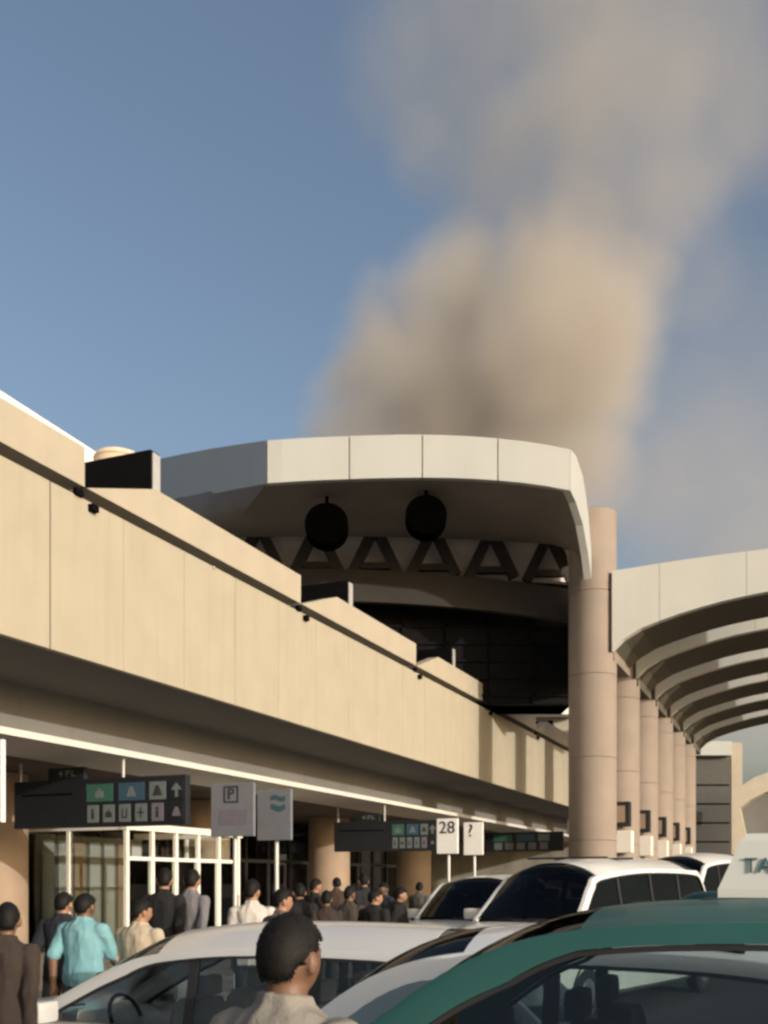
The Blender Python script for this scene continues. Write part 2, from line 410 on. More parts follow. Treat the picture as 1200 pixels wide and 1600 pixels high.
# hall front in black glass, hung above the terminal roof
zlo = P(800, 1100, 36.6).z
xl, xr = P(250, 0, 36.6).x, P(908, 0, 36.6).x
MB().box(xl, xr, 36.6, 37.0, zlo, 12.9).build('hall_front', M['louvre'], H)
for k in range(7):
    z = zlo + .25 + k*.62
    MB().box(xl+.3, xr-.1, 36.50, 36.598, z, z+.09).build('louvre', M['louvre'], H)
for k in range(9):
    x = xl + .9 + k*1.55
    MB().box(x, x+.10, 36.50, 36.598, zlo+.02, 12.5).build('mullion', M['louvre'], H)
MB().box(xl, xr-.3, 37.01, 39, zlo+.02, zlo+.3).build('hall_floor', M['black'], H)
MB().box(xr-.5, xr-.3, 37.02, 39, zlo+.31, 13.4).build('hall_side', M['louvre'], H)
# A shaped struts in front of the clerestory
def strut(pa, pb, w):
    d = (pb-pa).normalized(); s_ = d.cross(Vector((0,1,0))).normalized()*w/2
    return MB().prism([pa-s_, pa+s_, pb+s_, pb-s_], (0,.25,0))
for k in range(-3, 6):
    cx = 495 + 91*k
    if cx > 880: continue
    dr = 16*(abs((cx-175)/730-.42)/.58)**2
    for sgn in (-1, 1):
        pa = P(cx+sgn*7, 834+dr, 35.6); pb = P(cx+sgn*36, 894+dr, 35.6)
        if pb.x < P(900,0,35.6).x: strut(pa, pb, .36).build('strut', M['truss'], H)
    strut(P(cx-22, 882+dr, 35.55), P(cx+22, 882+dr, 35.55), .22).build('strut', M['truss'], H)
# round black drums under the eave
for (px, py, rad, lb) in ((510, 818, .66, 'round black drum under the cream roof edge, nearer the parapet'), (666, 804, .63, 'round black drum under the cream roof edge, nearer the round column')):
    c = P(px, py, 31.0)
    t = thing('ceiling_drum', lb, 'fan drum', c, group='round drums under the hall roof')
    MB().lathe([(.1,0),(rad*.9,0),(rad,.03),(rad,.5),(rad*.9,.53),(.1,.53)], c, (0,1,-.12), 40).build('drum', M['black'], t, True)
    MB().lathe([(rad*.93,-.02),(rad*1.0,-.02),(rad*1.0,0.05),(rad*.93,.05)], c, (0,1,-.12), 40).build('rim', M['black'], t, True)
    MB().box(c.x-.05, c.x+.05, c.y+.2, c.y+.3, c.z+rad*.9, c.z+rad+.25).build('hanger', M['black'], t)

# ------------------------------------------------------------------ drop-off canopy: columns and arched slabs (street coordinates)
VC = -6.83; CR = .78; U0 = 33.6; SP = 4.75
C = thing('drop_off_canopy', 'row of tall round sand coloured columns carrying cream arched canopy slabs', 'canopy', (VC, U0, 0), True)
prof = [(-6.1, 7.45), (-5.75, 7.78), (-5.2, 8.08), (-4.6, 8.27), (-4.0, 8.43), (-3.3, 8.58), (-2.7, 8.69), (-2.0, 8.78), (-1.4, 8.84), (-.5, 8.89), (.2, 8.90)]
def slab(u0, dep, va=None, vb=None):
    pts = [p for p in prof if (va is None or p[0] >= va-1e-6) and (vb is None or p[0] <= vb+1e-6)]
    rings = []
    for v, z in pts:
        zt = 10.02 + .12*math.sin((v+6.1)/8.5*math.pi)
        z0, z1 = z + CAM_H, zt + CAM_H
        rings.append([(v, u0, z0), (v, u0, z1), (v, u0+dep, z1), (v, u0+dep, z0)])
    return rings
for k in range(6):
    u0 = U0 + SP*k
    hgt = 13.95 if k == 0 else 10.6
    segsz = [.15, .5, 3.2, 5.9, 8.6, 11.3, hgt] if k == 0 else [.15, .5, 3.2, 5.9, 8.6, hgt]
    cdr = None
    for j in range(len(segsz)-1):
        a, b = segsz[j], segsz[j+1]; r_ = CR + (.06 if j == 0 else 0)
        mb = MB().lathe([(r_-.02, a), (r_, a+.012), (r_, b-.012), (r_-.02, b)], (VC, u0+.2, 0), (0,0,1), 48)
        if j == 0: cdr = mb.build('column', M['column'], C, True)
        else: mb.build('drum_section', M['column'], cdr, True)
    # arched slab: fascia blocks + dark soffit
    for (va, vb) in ((-6.1, -4.6), (-4.6, -2.0), (-2.0, .2)):
        rr = slab(u0-.35, .30, va, vb)
        rr[0] = [(p[0]+.006, p[1], p[2]) for p in rr[0]]; rr[-1] = [(p[0]-.006, p[1], p[2]) for p in rr[-1]]
        MB().loft(rr).build('fascia_block', M['archcream'], C)
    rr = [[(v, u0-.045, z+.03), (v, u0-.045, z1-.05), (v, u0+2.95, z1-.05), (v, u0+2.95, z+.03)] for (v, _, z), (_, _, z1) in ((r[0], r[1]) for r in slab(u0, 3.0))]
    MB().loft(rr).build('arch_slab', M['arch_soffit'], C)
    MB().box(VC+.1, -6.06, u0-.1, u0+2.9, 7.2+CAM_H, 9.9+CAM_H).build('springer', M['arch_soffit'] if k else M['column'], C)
    if k:
        b = MB().box(VC-.15, VC+.62, u0-1.0, u0-.62, 3.85, 4.75, .02).build('sign_box', M['trim'], C)
        MB().box(VC-.05, VC+.45, u0-1.012, u0-1.002, 4.0, 4.6).build('display', M['pillar'], b)
        MB().box(VC-.2, VC+.7, u0-1.05, u0-.6, 2.9, 3.7, .03).build('ledge_box', M['white'], C)
t = thing('floodlight', 'small white floodlight on top of the cream arched canopy by the tall column', 'floodlight', W(-5.3, 36, 11.9))
p = W(-5.3, 36, 11.9)
MB().tube([p, p + Vector((0,0,.35))], .04, 8).build('stem', M['greymetal'], t)
MB().lathe([(.08,0),(.22,.12),(.24,.35),(.1,.4)], p + Vector((-.05,.2,.45)), (.5,-.8,.2), 16).build('head', M['white'], t, True)

# far buildings under the canopy
FB = thing('far_block', 'distant building with shade-dark front seen below the canopy arches', 'building', P(1113, 1400, 92))
def pbox(px0, px1, r0, r1, Y, dep): 
    a, b = P(px0, r0, Y), P(px1, r1, Y); return MB().box(a.x, b.x, Y, Y+dep, max(b.z, 0), a.z)
pbox(1060, 1142, 1182, 1420, 92, 10).build('shade_front', M['dframe'], FB)  # shaded face: its shade is put into the dark colour
pbox(1058, 1144, 1158, 1180, 91, 12).build('roof_slab', M['cream'], FB)
pbox(1143, 1160, 1160, 1420, 92.5, 9).build('side_wall', M['parapet'], FB)
for k in range(6):
    z = 2 + k*1.7
    a = P(1062, 0, 91.9).x; b = P(1140, 0, 91.9).x
    MB().box(a, b, 91.9, 91.99, z, z+.12).build('transom', M['unit'], FB)
FC = thing('far_arch', 'distant cream arch with thick leg at the right edge behind the columns', 'arch', P(1160, 1400, 78))
outer = [(1148, 1420), (1148, 1250), (1158, 1228), (1180, 1214), (1210, 1203), (1260, 1196), (1320, 1192)]
inner = [(1172, 1420), (1170, 1330), (1156, 1262), (1172, 1250), (1195, 1238), (1230, 1228), (1260, 1222), (1320, 1218)]
pts = [P(x, y, 78) for x, y in outer] + [P(x, y, 78) for x, y in inner[::-1]]
mb = MB().prism(pts, D*6).build('arch', M['parapet'], FC)
pts = [P(x, y, 79.5) for x, y in [(1172, 1420), (1170, 1330), (1156, 1262), (1195, 1238), (1260, 1222), (1320, 1218), (1320, 1420)]]
MB().prism(pts, (0, .3, 0)).build('back_wall', M['soffit2'], FC)
RS = thing('roof_strip', 'thin white roof edge beyond the parapet end beside the round column', 'roof edge', P(850, 1112, 56))
pbox(800, 905, 1100, 1116, 56, 3).build('edge', M['white'], RS)
pbox(806, 900, 1116.5, 1180, 57, 1.5).build('wall', M['parapet'], RS)

# ------------------------------------------------------------------ smoke plume (real volume, behind the hall)
SY = 96.0
blobs = [  # px, py, radius px, depth offset m, weight
    (705, 640, 175, 1, 1.25), (850, 585, 170, -3, 1.5), (920, 540, 115, -4, 1.5), (590, 560, 105, 1, 1.1), (710, 490, 130, 1, 1.0),
    (880, 460, 125, -3, 1.1), (640, 680, 160, 2, 1.2), (840, 720, 150, 0, 1.1), (548, 590, 75, 0, .8), (600, 470, 70, 3, .35),
    (840, 370, 115, 1, .36), (935, 345, 125, -3, .36), (1040, 310, 125, -5, .26), (1120, 300, 80, -2, .2),
    (860, 235, 160, 0, .30), (730, 165, 140, 7, .19), (1000, 180, 170, -6, .24), (900, 60, 210, 2, .17), (1090, 60, 180, 0, .13), (690, 30, 120, 6, .12),
    (650, 230, 80, 4, .2), (960, -120, 260, 2, .16), (1130, -60, 220, 0, .08),
    (1060, 640, 110, 4, .05), (1110, 740, 160, 5, .12), (1020, 790, 130, 4, .13), (1190, 820, 150, 6, .12), (1180, 1060, 190, 6, .14), (1150, 480, 150, 5, .05),
    (770, 330, 120, 3, .30), (1090, 420, 130, 2, .10), (1110, 200, 150, -4, .15), (740, 60, 160, 5, .16), (1200, 120, 200, 2, .09), (640, 110, 130, 4, .14), (990, 420, 100, -1, .4), (1230, 600, 190, 5, .05), (1110, 720, 260, 12, .07), (1190, 900, 260, 14, .09)]
centre = P(850, 400, SY)
hull = MB()
B3 = []
for px, py, r, dy, w in blobs:
    c = P(px, py, SY+dy) - centre; rr = r/F*(SY+dy)*1.12
    B3.append((c, rr, w)); hull.ell(c, (rr*1.18, rr*1.18, rr*1.18), 16, 10)
ho = hull.build('smoke_hull', None)
md = ho.modifiers.new('r', 'REMESH'); md.mode = 'VOXEL'; md.voxel_size = 2.2
dg = bpy.context.evaluated_depsgraph_get(); sm = bpy.data.meshes.new_from_object(ho.evaluated_get(dg)); bpy.data.objects.remove(ho)
sm.name = 'smoke_plume'
smo = bpy.data.objects.new('smoke_plume', sm); COL.objects.link(smo); smo.location = centre
tag(smo, 'tall tan smoke plume billowing up behind the terminal roof', 'smoke', kind='stuff')
m = bpy.data.materials.new('smoke'); m.use_nodes = True; nt = m.node_tree; nn = nt.nodes; ll = nt.links; nn.clear()
tc = nn.new('ShaderNodeTexCoord')
nz = nn.new('ShaderNodeTexNoise'); nz.inputs['Scale'].default_value = .085; nz.inputs['Detail'].default_value = 4; nz.inputs['Roughness'].default_value = .55
ll.new(tc.outputs['Object'], nz.inputs['Vector'])
sub = nn.new('ShaderNodeVectorMath'); sub.operation = 'SUBTRACT'; sub.inputs[1].default_value = (.5,.5,.5); ll.new(nz.outputs['Color'], sub.inputs[0])
scl = nn.new('ShaderNodeVectorMath'); scl.operation = 'SCALE'; scl.inputs['Scale'].default_value = 9.5; ll.new(sub.outputs[0], scl.inputs[0])
ad = nn.new('ShaderNodeVectorMath'); ad.operation = 'ADD'; ll.new(tc.outputs['Object'], ad.inputs[0]); ll.new(scl.outputs[0], ad.inputs[1])
acc = None
for c, rr, w in B3:
    d = nn.new('ShaderNodeVectorMath'); d.operation = 'DISTANCE'; d.inputs[1].default_value = c; ll.new(ad.outputs[0], d.inputs[0])
    mr = nn.new('ShaderNodeMapRange'); mr.interpolation_type = 'SMOOTHSTEP'
    mr.inputs['From Min'].default_value = rr; mr.inputs['From Max'].default_value = rr*.2; mr.inputs['To Min'].default_value = 0; mr.inputs['To Max'].default_value = w
    ll.new(d.outputs['Value'], mr.inputs['Value'])
    if acc is None: acc = mr.outputs[0]
    else:
        a = nn.new('ShaderNodeMath'); a.operation = 'MAXIMUM'; ll.new(acc, a.inputs[0]); ll.new(mr.outputs[0], a.inputs[1]); acc = a.outputs[0]
n2 = nn.new('ShaderNodeTexNoise'); n2.inputs['Scale'].default_value = .16; n2.inputs['Detail'].default_value = 3; ll.new(tc.outputs['Object'], n2.inputs['Vector'])
m2 = nn.new('ShaderNodeMapRange'); m2.inputs['From Min'].default_value = .3; m2.inputs['From Max'].default_value = .7; m2.inputs['To Min'].default_value = .62; m2.inputs['To Max'].default_value = 1.25
ll.new(n2.outputs['Fac'], m2.inputs['Value'])
mu = nn.new('ShaderNodeMath'); mu.operation = 'MULTIPLY'; ll.new(acc, mu.inputs[0]); ll.new(m2.outputs[0], mu.inputs[1])
mu2 = nn.new('ShaderNodeMath'); mu2.operation = 'MULTIPLY'; ll.new(mu.outputs[0], mu2.inputs[0]); mu2.inputs[1].default_value = .31
pv_ = nn.new('ShaderNodeVolumePrincipled'); pv_.inputs['Color'].default_value = (.80, .755, .695, 1); pv_.inputs['Anisotropy'].default_value = .1
pv_.inputs['Density'].default_value = 1
ll.new(mu2.outputs[0], pv_.inputs['Density'])
sx_ = nn.new('ShaderNodeSeparateXYZ'); ll.new(tc.outputs['Object'], sx_.inputs[0])      # greyer higher up: self-shading and soot put into the colour
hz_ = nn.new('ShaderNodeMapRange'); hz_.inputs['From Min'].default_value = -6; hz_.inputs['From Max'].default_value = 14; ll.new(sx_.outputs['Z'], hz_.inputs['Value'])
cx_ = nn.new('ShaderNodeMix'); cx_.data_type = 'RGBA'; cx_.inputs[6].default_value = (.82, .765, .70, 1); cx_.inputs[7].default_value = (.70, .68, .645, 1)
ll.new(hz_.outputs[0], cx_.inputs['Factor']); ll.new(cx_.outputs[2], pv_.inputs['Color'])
mo = nn.new('ShaderNodeOutputMaterial'); ll.new(pv_.outputs[0], mo.inputs['Volume'])
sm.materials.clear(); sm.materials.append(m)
#@@OBJECTS

# ------------------------------------------------------------------ signs
def board_text(parent, body, size, v, u, z, mt, name='lettering'):
    me = text_mesh(name, body, size, mt)
    return inst(me, name, parent, Vector((v, u, z)) - BASE[parent.name], (R(90), 0, 0))
def arrow_up(mb, v, u, z, s):
    mb.prism([(v-.12*s, u, z-.5*s), (v+.12*s, u, z-.5*s), (v+.12*s, u, z), (v+.45*s, u, z), (v, u, z+.5*s), (v-.45*s, u, z), (v-.12*s, u, z)], (0, -.004, 0))
def pictogram(mb, kind, v, u, z, s):
    """raised pictogram shapes, facing -u"""
    def bx(a, b, c, d): mb.box(v+a*s, v+b*s, u-.004, u, z+c*s, z+d*s)
    if kind == 0: mb.lathe([(.13*s,0),(.13*s,.004)], (v, u, z+.28*s), (0,-1,0), 12); bx(-.13,.13,-.4,.12)
    elif kind == 1: bx(-.3,.3,-.3,.1); bx(-.1,.1,.1,.25)
    elif kind == 2: bx(-.06,.06,-.4,.4); bx(-.3,.3,-.06,.06)
    elif kind == 3: bx(-.25,.25,-.4,-.28); bx(-.25,-.13,-.28,.35); bx(.13,.25,-.28,.35)
    else: mb.prism([(v-.35*s,u,z-.3*s),(v+.35*s,u,z-.3*s),(v+.1*s,u,z+.3*s),(v-.1*s,u,z+.3*s)], (0,-.004,0))
def gantry_sign(label, px0, px1, r0, r1, Y, split, tab, icons=True):
    a, b = P(px0, r1, Y), P(px1, r0, Y)
    va, u = UV(a); vb, _ = UV(b); u = UV(P((px0+px1)/2, r0, Y))[1]
    # board is square to the street: solve v at the wanted pixels on that plane
    def vat(px):
        q = (px-600)/F; k = q*D.x + D.y
        yy = u / k; return UV(Vector((q*yy, yy, 0)))[0]
    va, vb = vat(px0), vat(px1); vs_ = vat(split)
    yc = u / (((px0+px1)/2-600)/F*D.x + D.y)
    z0 = CAM_H + (HOR-r1)/F*yc; z1 = CAM_H + (HOR-r0)/F*yc
    S = thing('hanging_sign', label, 'sign', ((va+vb)/2, u, z1), True, 'black direction signs along the front')
    MB().box(va, vb, u, u+.16, z0, z1, .012).build('board', M['signblack'], S)
    if tab:
        ta, tb, tr = tab
        ta, tb = vat(ta), vat(tb); zt = CAM_H + (HOR-tr)/F*yc
        c = MB().box(ta, tb, u+.02, u+.14, z1+.002, zt, .01).build('tab', M['signblack'], S)
        s_ = (zt-z1); mb = MB(); m_ = (ta+tb)/2; zz = (z1+zt)/2
        mb.prism([(m_-.36*s_-.4*s_, u+.018, zz), (m_-.36*s_, u+.018, zz-.26*s_), (m_-.36*s_, u+.018, zz+.26*s_)], (0,-.004,0))
        mb.box(m_+.0*s_, m_+.12*s_, u+.012, u+.016, zz-.25*s_, zz+.25*s_); mb.box(m_+.12*s_, m_+.4*s_, u+.012, u+.016, zz+.13*s_, zz+.25*s_); mb.box(m_+.12*s_, m_+.36*s_, u+.012, u+.016, zz-.05*s_, zz+.06*s_)
        mb.box(m_+.55*s_, m_+.67*s_, u+.012, u+.016, zz-.25*s_, zz+.25*s_); mb.box(m_+.67*s_, m_+.95*s_, u+.012, u+.016, zz-.25*s_, zz-.14*s_)
        mb.build('tab_marks', M['pale'], c)
    # icon field: two rows
    Wd = vb - vs_; hh = z1 - z0; zr1 = z0 + hh*.70; zr2 = z0 + hh*.27; ih = hh*.36
    def tile(f0, f1, zc, mt, kind, mk=None, h_=ih):
        a_, b_ = vs_ + Wd*f0, vs_ + Wd*f1
        tl = MB().box(a_, b_, u-.012, u-.001, zc-h_/2, zc+h_/2, .003).build('icon_tile', mt, S)
        if kind is not None and icons:
            mb = MB()
            if kind == 'arrow': arrow_up(mb, (a_+b_)/2, u-.0135, zc, h_*.8)
            else: pictogram(mb, kind, (a_+b_)/2, u-.0135, zc, min(b_-a_, h_)*.95)
            mb.build('pictogram', mk or M['ink'], tl)
    tile(.01, .28, zr1, M['green'], 1, M['pale']); tile(.34, .60, zr1, M['blue'], 4, M['pale'])
    tile(.65, .81, zr1, M['pale'], 4); tile(.85, .98, zr1, M['signblack'], 'arrow', M['pale'])
    for i, (mt, kd) in enumerate(((M['pale'], 0), (M['pale'], 1), (M['pale'], 3), (M['pale'], 2), (M['mauve'], 0))):
        tile(.02+.163*i, .135+.163*i, zr2, mt, kd)
    tile(.85, .98, zr2, M['signblack'], 4, M['mauve'])
    if True:
        MB().box(va+.05*(vb-va), vs_-.08*(vb-va), u-.008, u-.001, zr1-.02, zr1+.02).build('rule', M['unit'], S)
    for q in (va + .10, min(vb - .2, -12.1)):
        MB().tube([(q, u+.08, z1), (q, u+.08, max(4.2, z1+.2))], .03, 8).build('hanger', M['greymetal'], S)
gantry_sign('large black overhead sign with two rows of icons, nearest at left', 22, 290, 1216, 1292, 19.5, 134, (74, 130, 1196))
gantry_sign('smaller black overhead sign with icons left of the white signs', 522, 682, 1283, 1330, 31.0, 612, (556, 592, 1270))
gantry_sign('distant black overhead sign with greenish icons near the round column', 756, 880, 1300, 1330, 46.0, 770, None, False)

def post_sign(name, label, px0, px1, r0, r1, Y, mt, body, group):
    u = UV(P((px0+px1)/2, r0, Y))[1]
    def vat(px):
        q = (px-600)/F; yy = u/(q*D.x + D.y); return UV(Vector((q*yy, yy, 0)))[0]
    va, vb = vat(px0), vat(px1); vm = (va+vb)/2; yc = u/(((px0+px1)/2-600)/F*D.x + D.y)
    z0 = CAM_H + (HOR-r1)/F*yc; z1 = CAM_H + (HOR-r0)/F*yc
    S = thing(name, label, 'sign', (vm, u, .15 if vm < -7.95 else 0), True, group)
    MB().box(va, vb, u-.03, u+.03, z0, z1, .01).build('board', M[mt], S)
    MB().tube([(vm, u+.06, BASE[S.name].z), (vm, u+.06, z1-.05)], .035, 10).build('post', M['greymetal'], S)
    for zz in (z0+.12, z1-.12): MB().box(vm-.07, vm+.07, u+.031, u+.10, zz-.03, zz+.03).build('clamp', M['greymetal'], S)
    return S, va, vb, z0, z1, u
g = 'tall post signs beside the road'
S, va, vb, z0, z1, u = post_sign('post_sign', 'grey post sign with boxed letter P under the ledge', 331, 398, 1224, 1307, 15.0, 'signgrey', 'P', g)
w_ = vb - va; h_ = z1 - z0; vm = va + w_*.48; zc = z1 - h_*.21; q = w_*.17
mb = MB()
for (a, b, c, d) in ((-1,1,.8,1),(-1,1,-1,-.8),(-1,-.8,-.8,.8),(.8,1,-.8,.8)): mb.box(vm+a*q, vm+b*q, u-.036, u-.031, zc+c*q, zc+d*q)
mb.build('letter_frame', M['ink'], S); board_text(S, 'P', q*1.9, vm, u-.036, zc, M['ink'], 'letter')
MB().box(va+w_*.2, vb-w_*.15, u-.034, u-.031, z0+h_*.22, z0+h_*.5).build('printed_field', M['mauve'], S)
S, va, vb, z0, z1, u = post_sign('post_sign', 'grey post sign with teal wave emblem beside the letter P sign', 403, 456, 1234, 1313, 15.6, 'signgrey', '', g)
w_ = vb - va; h_ = z1 - z0; mb = MB()
for k in range(2):
    zc = z1 - h_*(.17 + .19*k); n_ = 12; A = []; Bq = []
    for i in range(n_+1):
        x = va + w_*(.42 + .42*i/n_); dz = h_*.025*math.sin(i/n_*6.28 + k)
        A.append((x, u-.031, zc + dz - h_*(.045+.01*k))); Bq.append((x, u-.031, zc + dz + h_*(.045+.01*k)))
    mb.prism(A + Bq[::-1], (0, -.005, 0))
mb.build('emblem', M['teal'], S)
S, va, vb, z0, z1, u = post_sign('post_sign', 'white post sign reading 28 above the parked cars', 683, 716, 1279, 1334, 21.0, 'signwhite', '28', g)
board_text(S, '28', (vb-va)*.78, (va+vb)/2, u-.036, z1-(z1-z0)*.27, M['ink'], 'number')
S, va, vb, z0, z1, u = post_sign('post_sign', 'white post sign with a question mark above the parked cars', 725, 755, 1285, 1336, 22.5, 'signwhite', '?', g)
board_text(S, '?', (vb-va)*.9, va + (vb-va)*.36, u-.036, z1-(z1-z0)*.27, M['ink'], 'symbol')
post_sign('post_sign', 'white sign board cut by the left picture edge', -70, 6, 1158, 1286, 11.5, 'signwhite', '', g)

# ------------------------------------------------------------------ vehicles
def catmull(pts, sub):
    out = []; n = len(pts)
    for i in range(n-1):
        p0, p1, p2, p3 = pts[max(i-1,0)], pts[i], pts[i+1], pts[min(i+2,n-1)]
        for k in range(sub):
            t = k/sub
            out.append(tuple(.5*((2*b) + (-a+c)*t + (2*a-5*b+4*c-d)*t*t + (-a+3*b-3*c+d)*t**3) for a, b, c, d in zip(p0,p1,p2,p3)))
    out.append(tuple(pts[-1])); return out
def car(name, label, cat, paint, arc, ia, ir, pillars, belt, wb, wg, crown, nose, tail, W2, hood, loc_pt, head, gl='g_car', glf=None, seatm='seat', rails=False, sub=6, group=None, wheel_r=.33, anchor=None, rack=False, pw=.085, pwr=None, glr=None):
    """arc: (x, z) points of the cant rail from windscreen base to rear glass base; ia / ir: indices where roof starts / ends.
    loc_pt: world point where the near-side rail at arc[ia] must sit; head: heading vector."""
    hv = Vector((head[0], head[1], 0)).normalized(); lf = Vector((-hv.y, hv.x, 0))
    ang = math.atan2(hv.y, hv.x)
    wi = lambda z: wb + (wg-wb)*min(1, max(0, (z-belt)/(arc[ia][1]-belt)))
    if anchor is None: anchor = (arc[ia][0], wg)
    org = Vector((loc_pt[0], loc_pt[1], 0)) - hv*anchor[0] - lf*anchor[1]
    root = thing(name, label, cat, (0,0,0), group=group); root.location = org; root.rotation_euler = (0,0,ang)
    cv = catmull(arc, sub); A = ia*sub; Bn = ir*sub; n = len(cv)
    NW = 12; pwr = pwr or pw
    def wdf(i):
        if i < A: f = min(1, (A-i)/4); return .055 + (pw-.055)*f
        if i > Bn: f = min(1, (i-Bn)/4); return .055 + (pwr-.055)*f
        return .055
    def cross(i, lift=0, inset=0):
        x, z = cv[i]; w = wi(z) - inset; f = min(1, max(0, (z-belt)/(arc[ia][1]-belt)))
        cr = crown*(.12 + .88*f**1.6); r_ = []
        for k in range(NW+1):
            s_ = -1 + 2*k/NW
            bow = .05*(1-s_*s_)*(1-f)**.5 if i < A else (-.10*(1-s_*s_)*(1-f)**.5 if i > Bn else 0)
            r_.append(Vector((x + bow, s_*w, z + cr*(1-abs(s_)**2.4) + lift)))
        return r_
    pm_ = M[paint]
    # roof: outer and inner skins
    mb = MB(); o_ = [cross(i) for i in range(A, Bn+1)]; i_ = [[p - Vector((0,0,.03)) for p in r_] for r_ in o_]
    mb.loft([r_ + q_[::-1] for r_, q_ in zip(o_, i_)]); roof = mb.build('roof', pm_, root, True)
    if rails:
        for s_ in (-1, 1):
            pr = [cv[i] for i in range(A+2, Bn-1, 3)]
            pts = [Vector((x, s_*(wi(z)-.08), z + crown*.45 + .055)) for x, z in pr]
            pts[0] -= Vector((-.08,0,.06)); pts[-1] -= Vector((.05,0,.06))
            MB().tube(pts, .022, 8).build('roof_rail', M['trim'], roof, True)
    # windscreen and rear glass
    MB().loft([cross(i, 0, .03) for i in range(1, A+1)], False, False).build('windscreen', M[glf or gl], root, 'all')
    MB().loft([cross(i, 0, .03) for i in range(Bn, n-1)], False, False).build('rear_window', M[glr or gl], root, 'all')
    for s_ in (-1, 1):
        # cant rail and pillars: swept section with real width
        rings = []
        for i in range(n):
            x, z = cv[i]; a = cv[max(i-1,0)]; b = cv[min(i+1,n-1)]
            t = Vector((b[0]-a[0], 0, b[1]-a[1])).normalized(); nr = Vector((-t.z, 0, t.x))
            if nr.z < 0: nr = -nr
            y = s_*wi(z); wd = wdf(i)
            c = Vector((x, y, z)); yo = Vector((0, s_, 0))
            rings.append([c + nr*.012 - yo*.05, c + nr*.008 + yo*.006, c - nr*.02 + yo*.022, c - nr*wd + yo*.03, c - nr*wd - yo*.02, c - nr*.02 - yo*.055])
        MB().loft(rings).build('door_frame', pm_, root, True)
        rings = []
        for i in range(2, n-2):
            x, z = cv[i]; a = cv[max(i-1,0)]; b = cv[min(i+1,n-1)]
            t = Vector((b[0]-a[0], 0, b[1]-a[1])).normalized(); nr = Vector((-t.z, 0, t.x)); nr = nr if nr.z > 0 else -nr
            wd = wdf(i) + .003
            c = Vector((x, s_*wi(z), z)) - nr*wd; yo = Vector((0, s_, 0))
            rings.append([c + yo*.034, c + yo*.034 - nr*.018, c + yo*.004 - nr*.018, c + yo*.004])
        MB().loft(rings).build('window_seal', M['trim'], root)
        # side glass in panes between pillars
        xs = [cv[3][0]] + list(pillars) + [cv[-4][0]]
        def ztop(x):
            for i in range(n-1):
                if cv[i][0] >= x >= cv[i+1][0]:
                    f = (cv[i][0]-x)/max(1e-6, cv[i][0]-cv[i+1][0]); return cv[i][1] + (cv[i+1][1]-cv[i][1])*f
            return cv[-1][1]
        for k in range(len(xs)-1):
            x0, x1 = xs[k]-(.03 if k else 0), xs[k+1]+(.03 if k < len(xs)-2 else 0); cols = []
            for j in range(11):
                x = x0 + (x1-x0)*j/10; zt = max(ztop(x)-.05, belt+.01)
                cols.append([Vector((x, s_*(wi(belt+(zt-belt)*q/4)+.004), belt+(zt-belt)*q/4)) for q in range(5)])
            MB().loft(cols, False, False).build('side_window', M[gl], root, 'all')
        for x in pillars:
            zt = ztop(x) - .03
            MB().loft([[Vector((x+a, s_*(wi(z)+b), z)) for a, b in ((-.035,.012),(.035,.012),(.035,-.03),(-.035,-.03))] for z in (belt, (belt+zt)/2, zt)]).build('door_pillar', M['trim'], root)
        # belt trim and mirror
        MB().box(cv[-1][0]+.1, cv[0][0]-.1, s_*(wb+.012)-.012, s_*(wb+.012)+.012, belt-.012, belt+.012).build('belt_trim', M['chrome'], root)
        mx = cv[0][0]-.32
        mi = MB().box(mx-.10, mx+.10, s_*(wb+.20)-.11, s_*(wb+.20)+.11, belt+.02, belt+.18, .03).build('mirror', pm_, root, True)
        MB().box(mx-.05, mx+.03, s_*(wb+.06)-.06, s_*(wb+.06)+.06, belt+.02, belt+.07).build('mirror_arm', M['trim'], mi)
    # lower body
    fx, rx = arc[0][0], arc[-1][0]
    st_ = [(nose, W2*.72, .42, .60), (nose-.06, W2*.82, .24, hood-.18), (nose-.25, W2*.93, .22, hood-.07), ((nose+fx)/2, W2*.985, .22, hood-.01), (fx+.02, W2, .22, belt+.0),
           (0, W2, .22, belt-.005), (rx-.02, W2, .22, belt), ((rx+tail)/2, W2*.985, .22, belt-.01 if rx-tail > .25 else belt), (tail+.16, W2*.95, .24, belt-.06), (tail+.04, W2*.86, .30, belt-.18), (tail, W2*.78, .42, .62)]
    rings = []
    for x, w, zb, zt in st_:
        half = [(w*.80, zb), (w*.97, zb+.10), (w, zb+(zt-zb)*.45), (w*.985, zb+(zt-zb)*.72), (w*.955, zt-.05), (w*.90, zt-.008), (w*.6, zt+.004), (0, zt+.012)]
        rings.append([Vector((x, y, z)) for y, z in half] + [Vector((x, -y, z)) for y, z in half[::-1][1:]])
    body = MB().loft(rings).build('body', pm_, root, True)
    for xw in (nose-.85, tail+.85):
        for s_ in (-1, 1):
            wl_ = MB().lathe([(.17,-.11),(wheel_r-.03,-.115),(wheel_r,-.08),(wheel_r,.08),(wheel_r-.03,.115),(.17,.11)], (xw, s_*(W2-.10), wheel_r), (0,s_,0), 28).build('wheel', M['tyre'], root, True)
            MB().lathe([(.03,.105),(.06,.125),(.19,.118),(.205,.105),(.205,.06),(.03,.06)], (xw, s_*(W2-.10), wheel_r), (0,s_,0), 20).build('rim', M['rim'], wl_, True)
            MB().lathe([(wheel_r+.05,-.02),(wheel_r+.05,.012),(wheel_r+.02,.012),(wheel_r+.02,-.02)], (xw, s_*(W2-.01), wheel_r+.01), (0,s_,0), 28).build('wheel_arch', M['trim'], root, True)
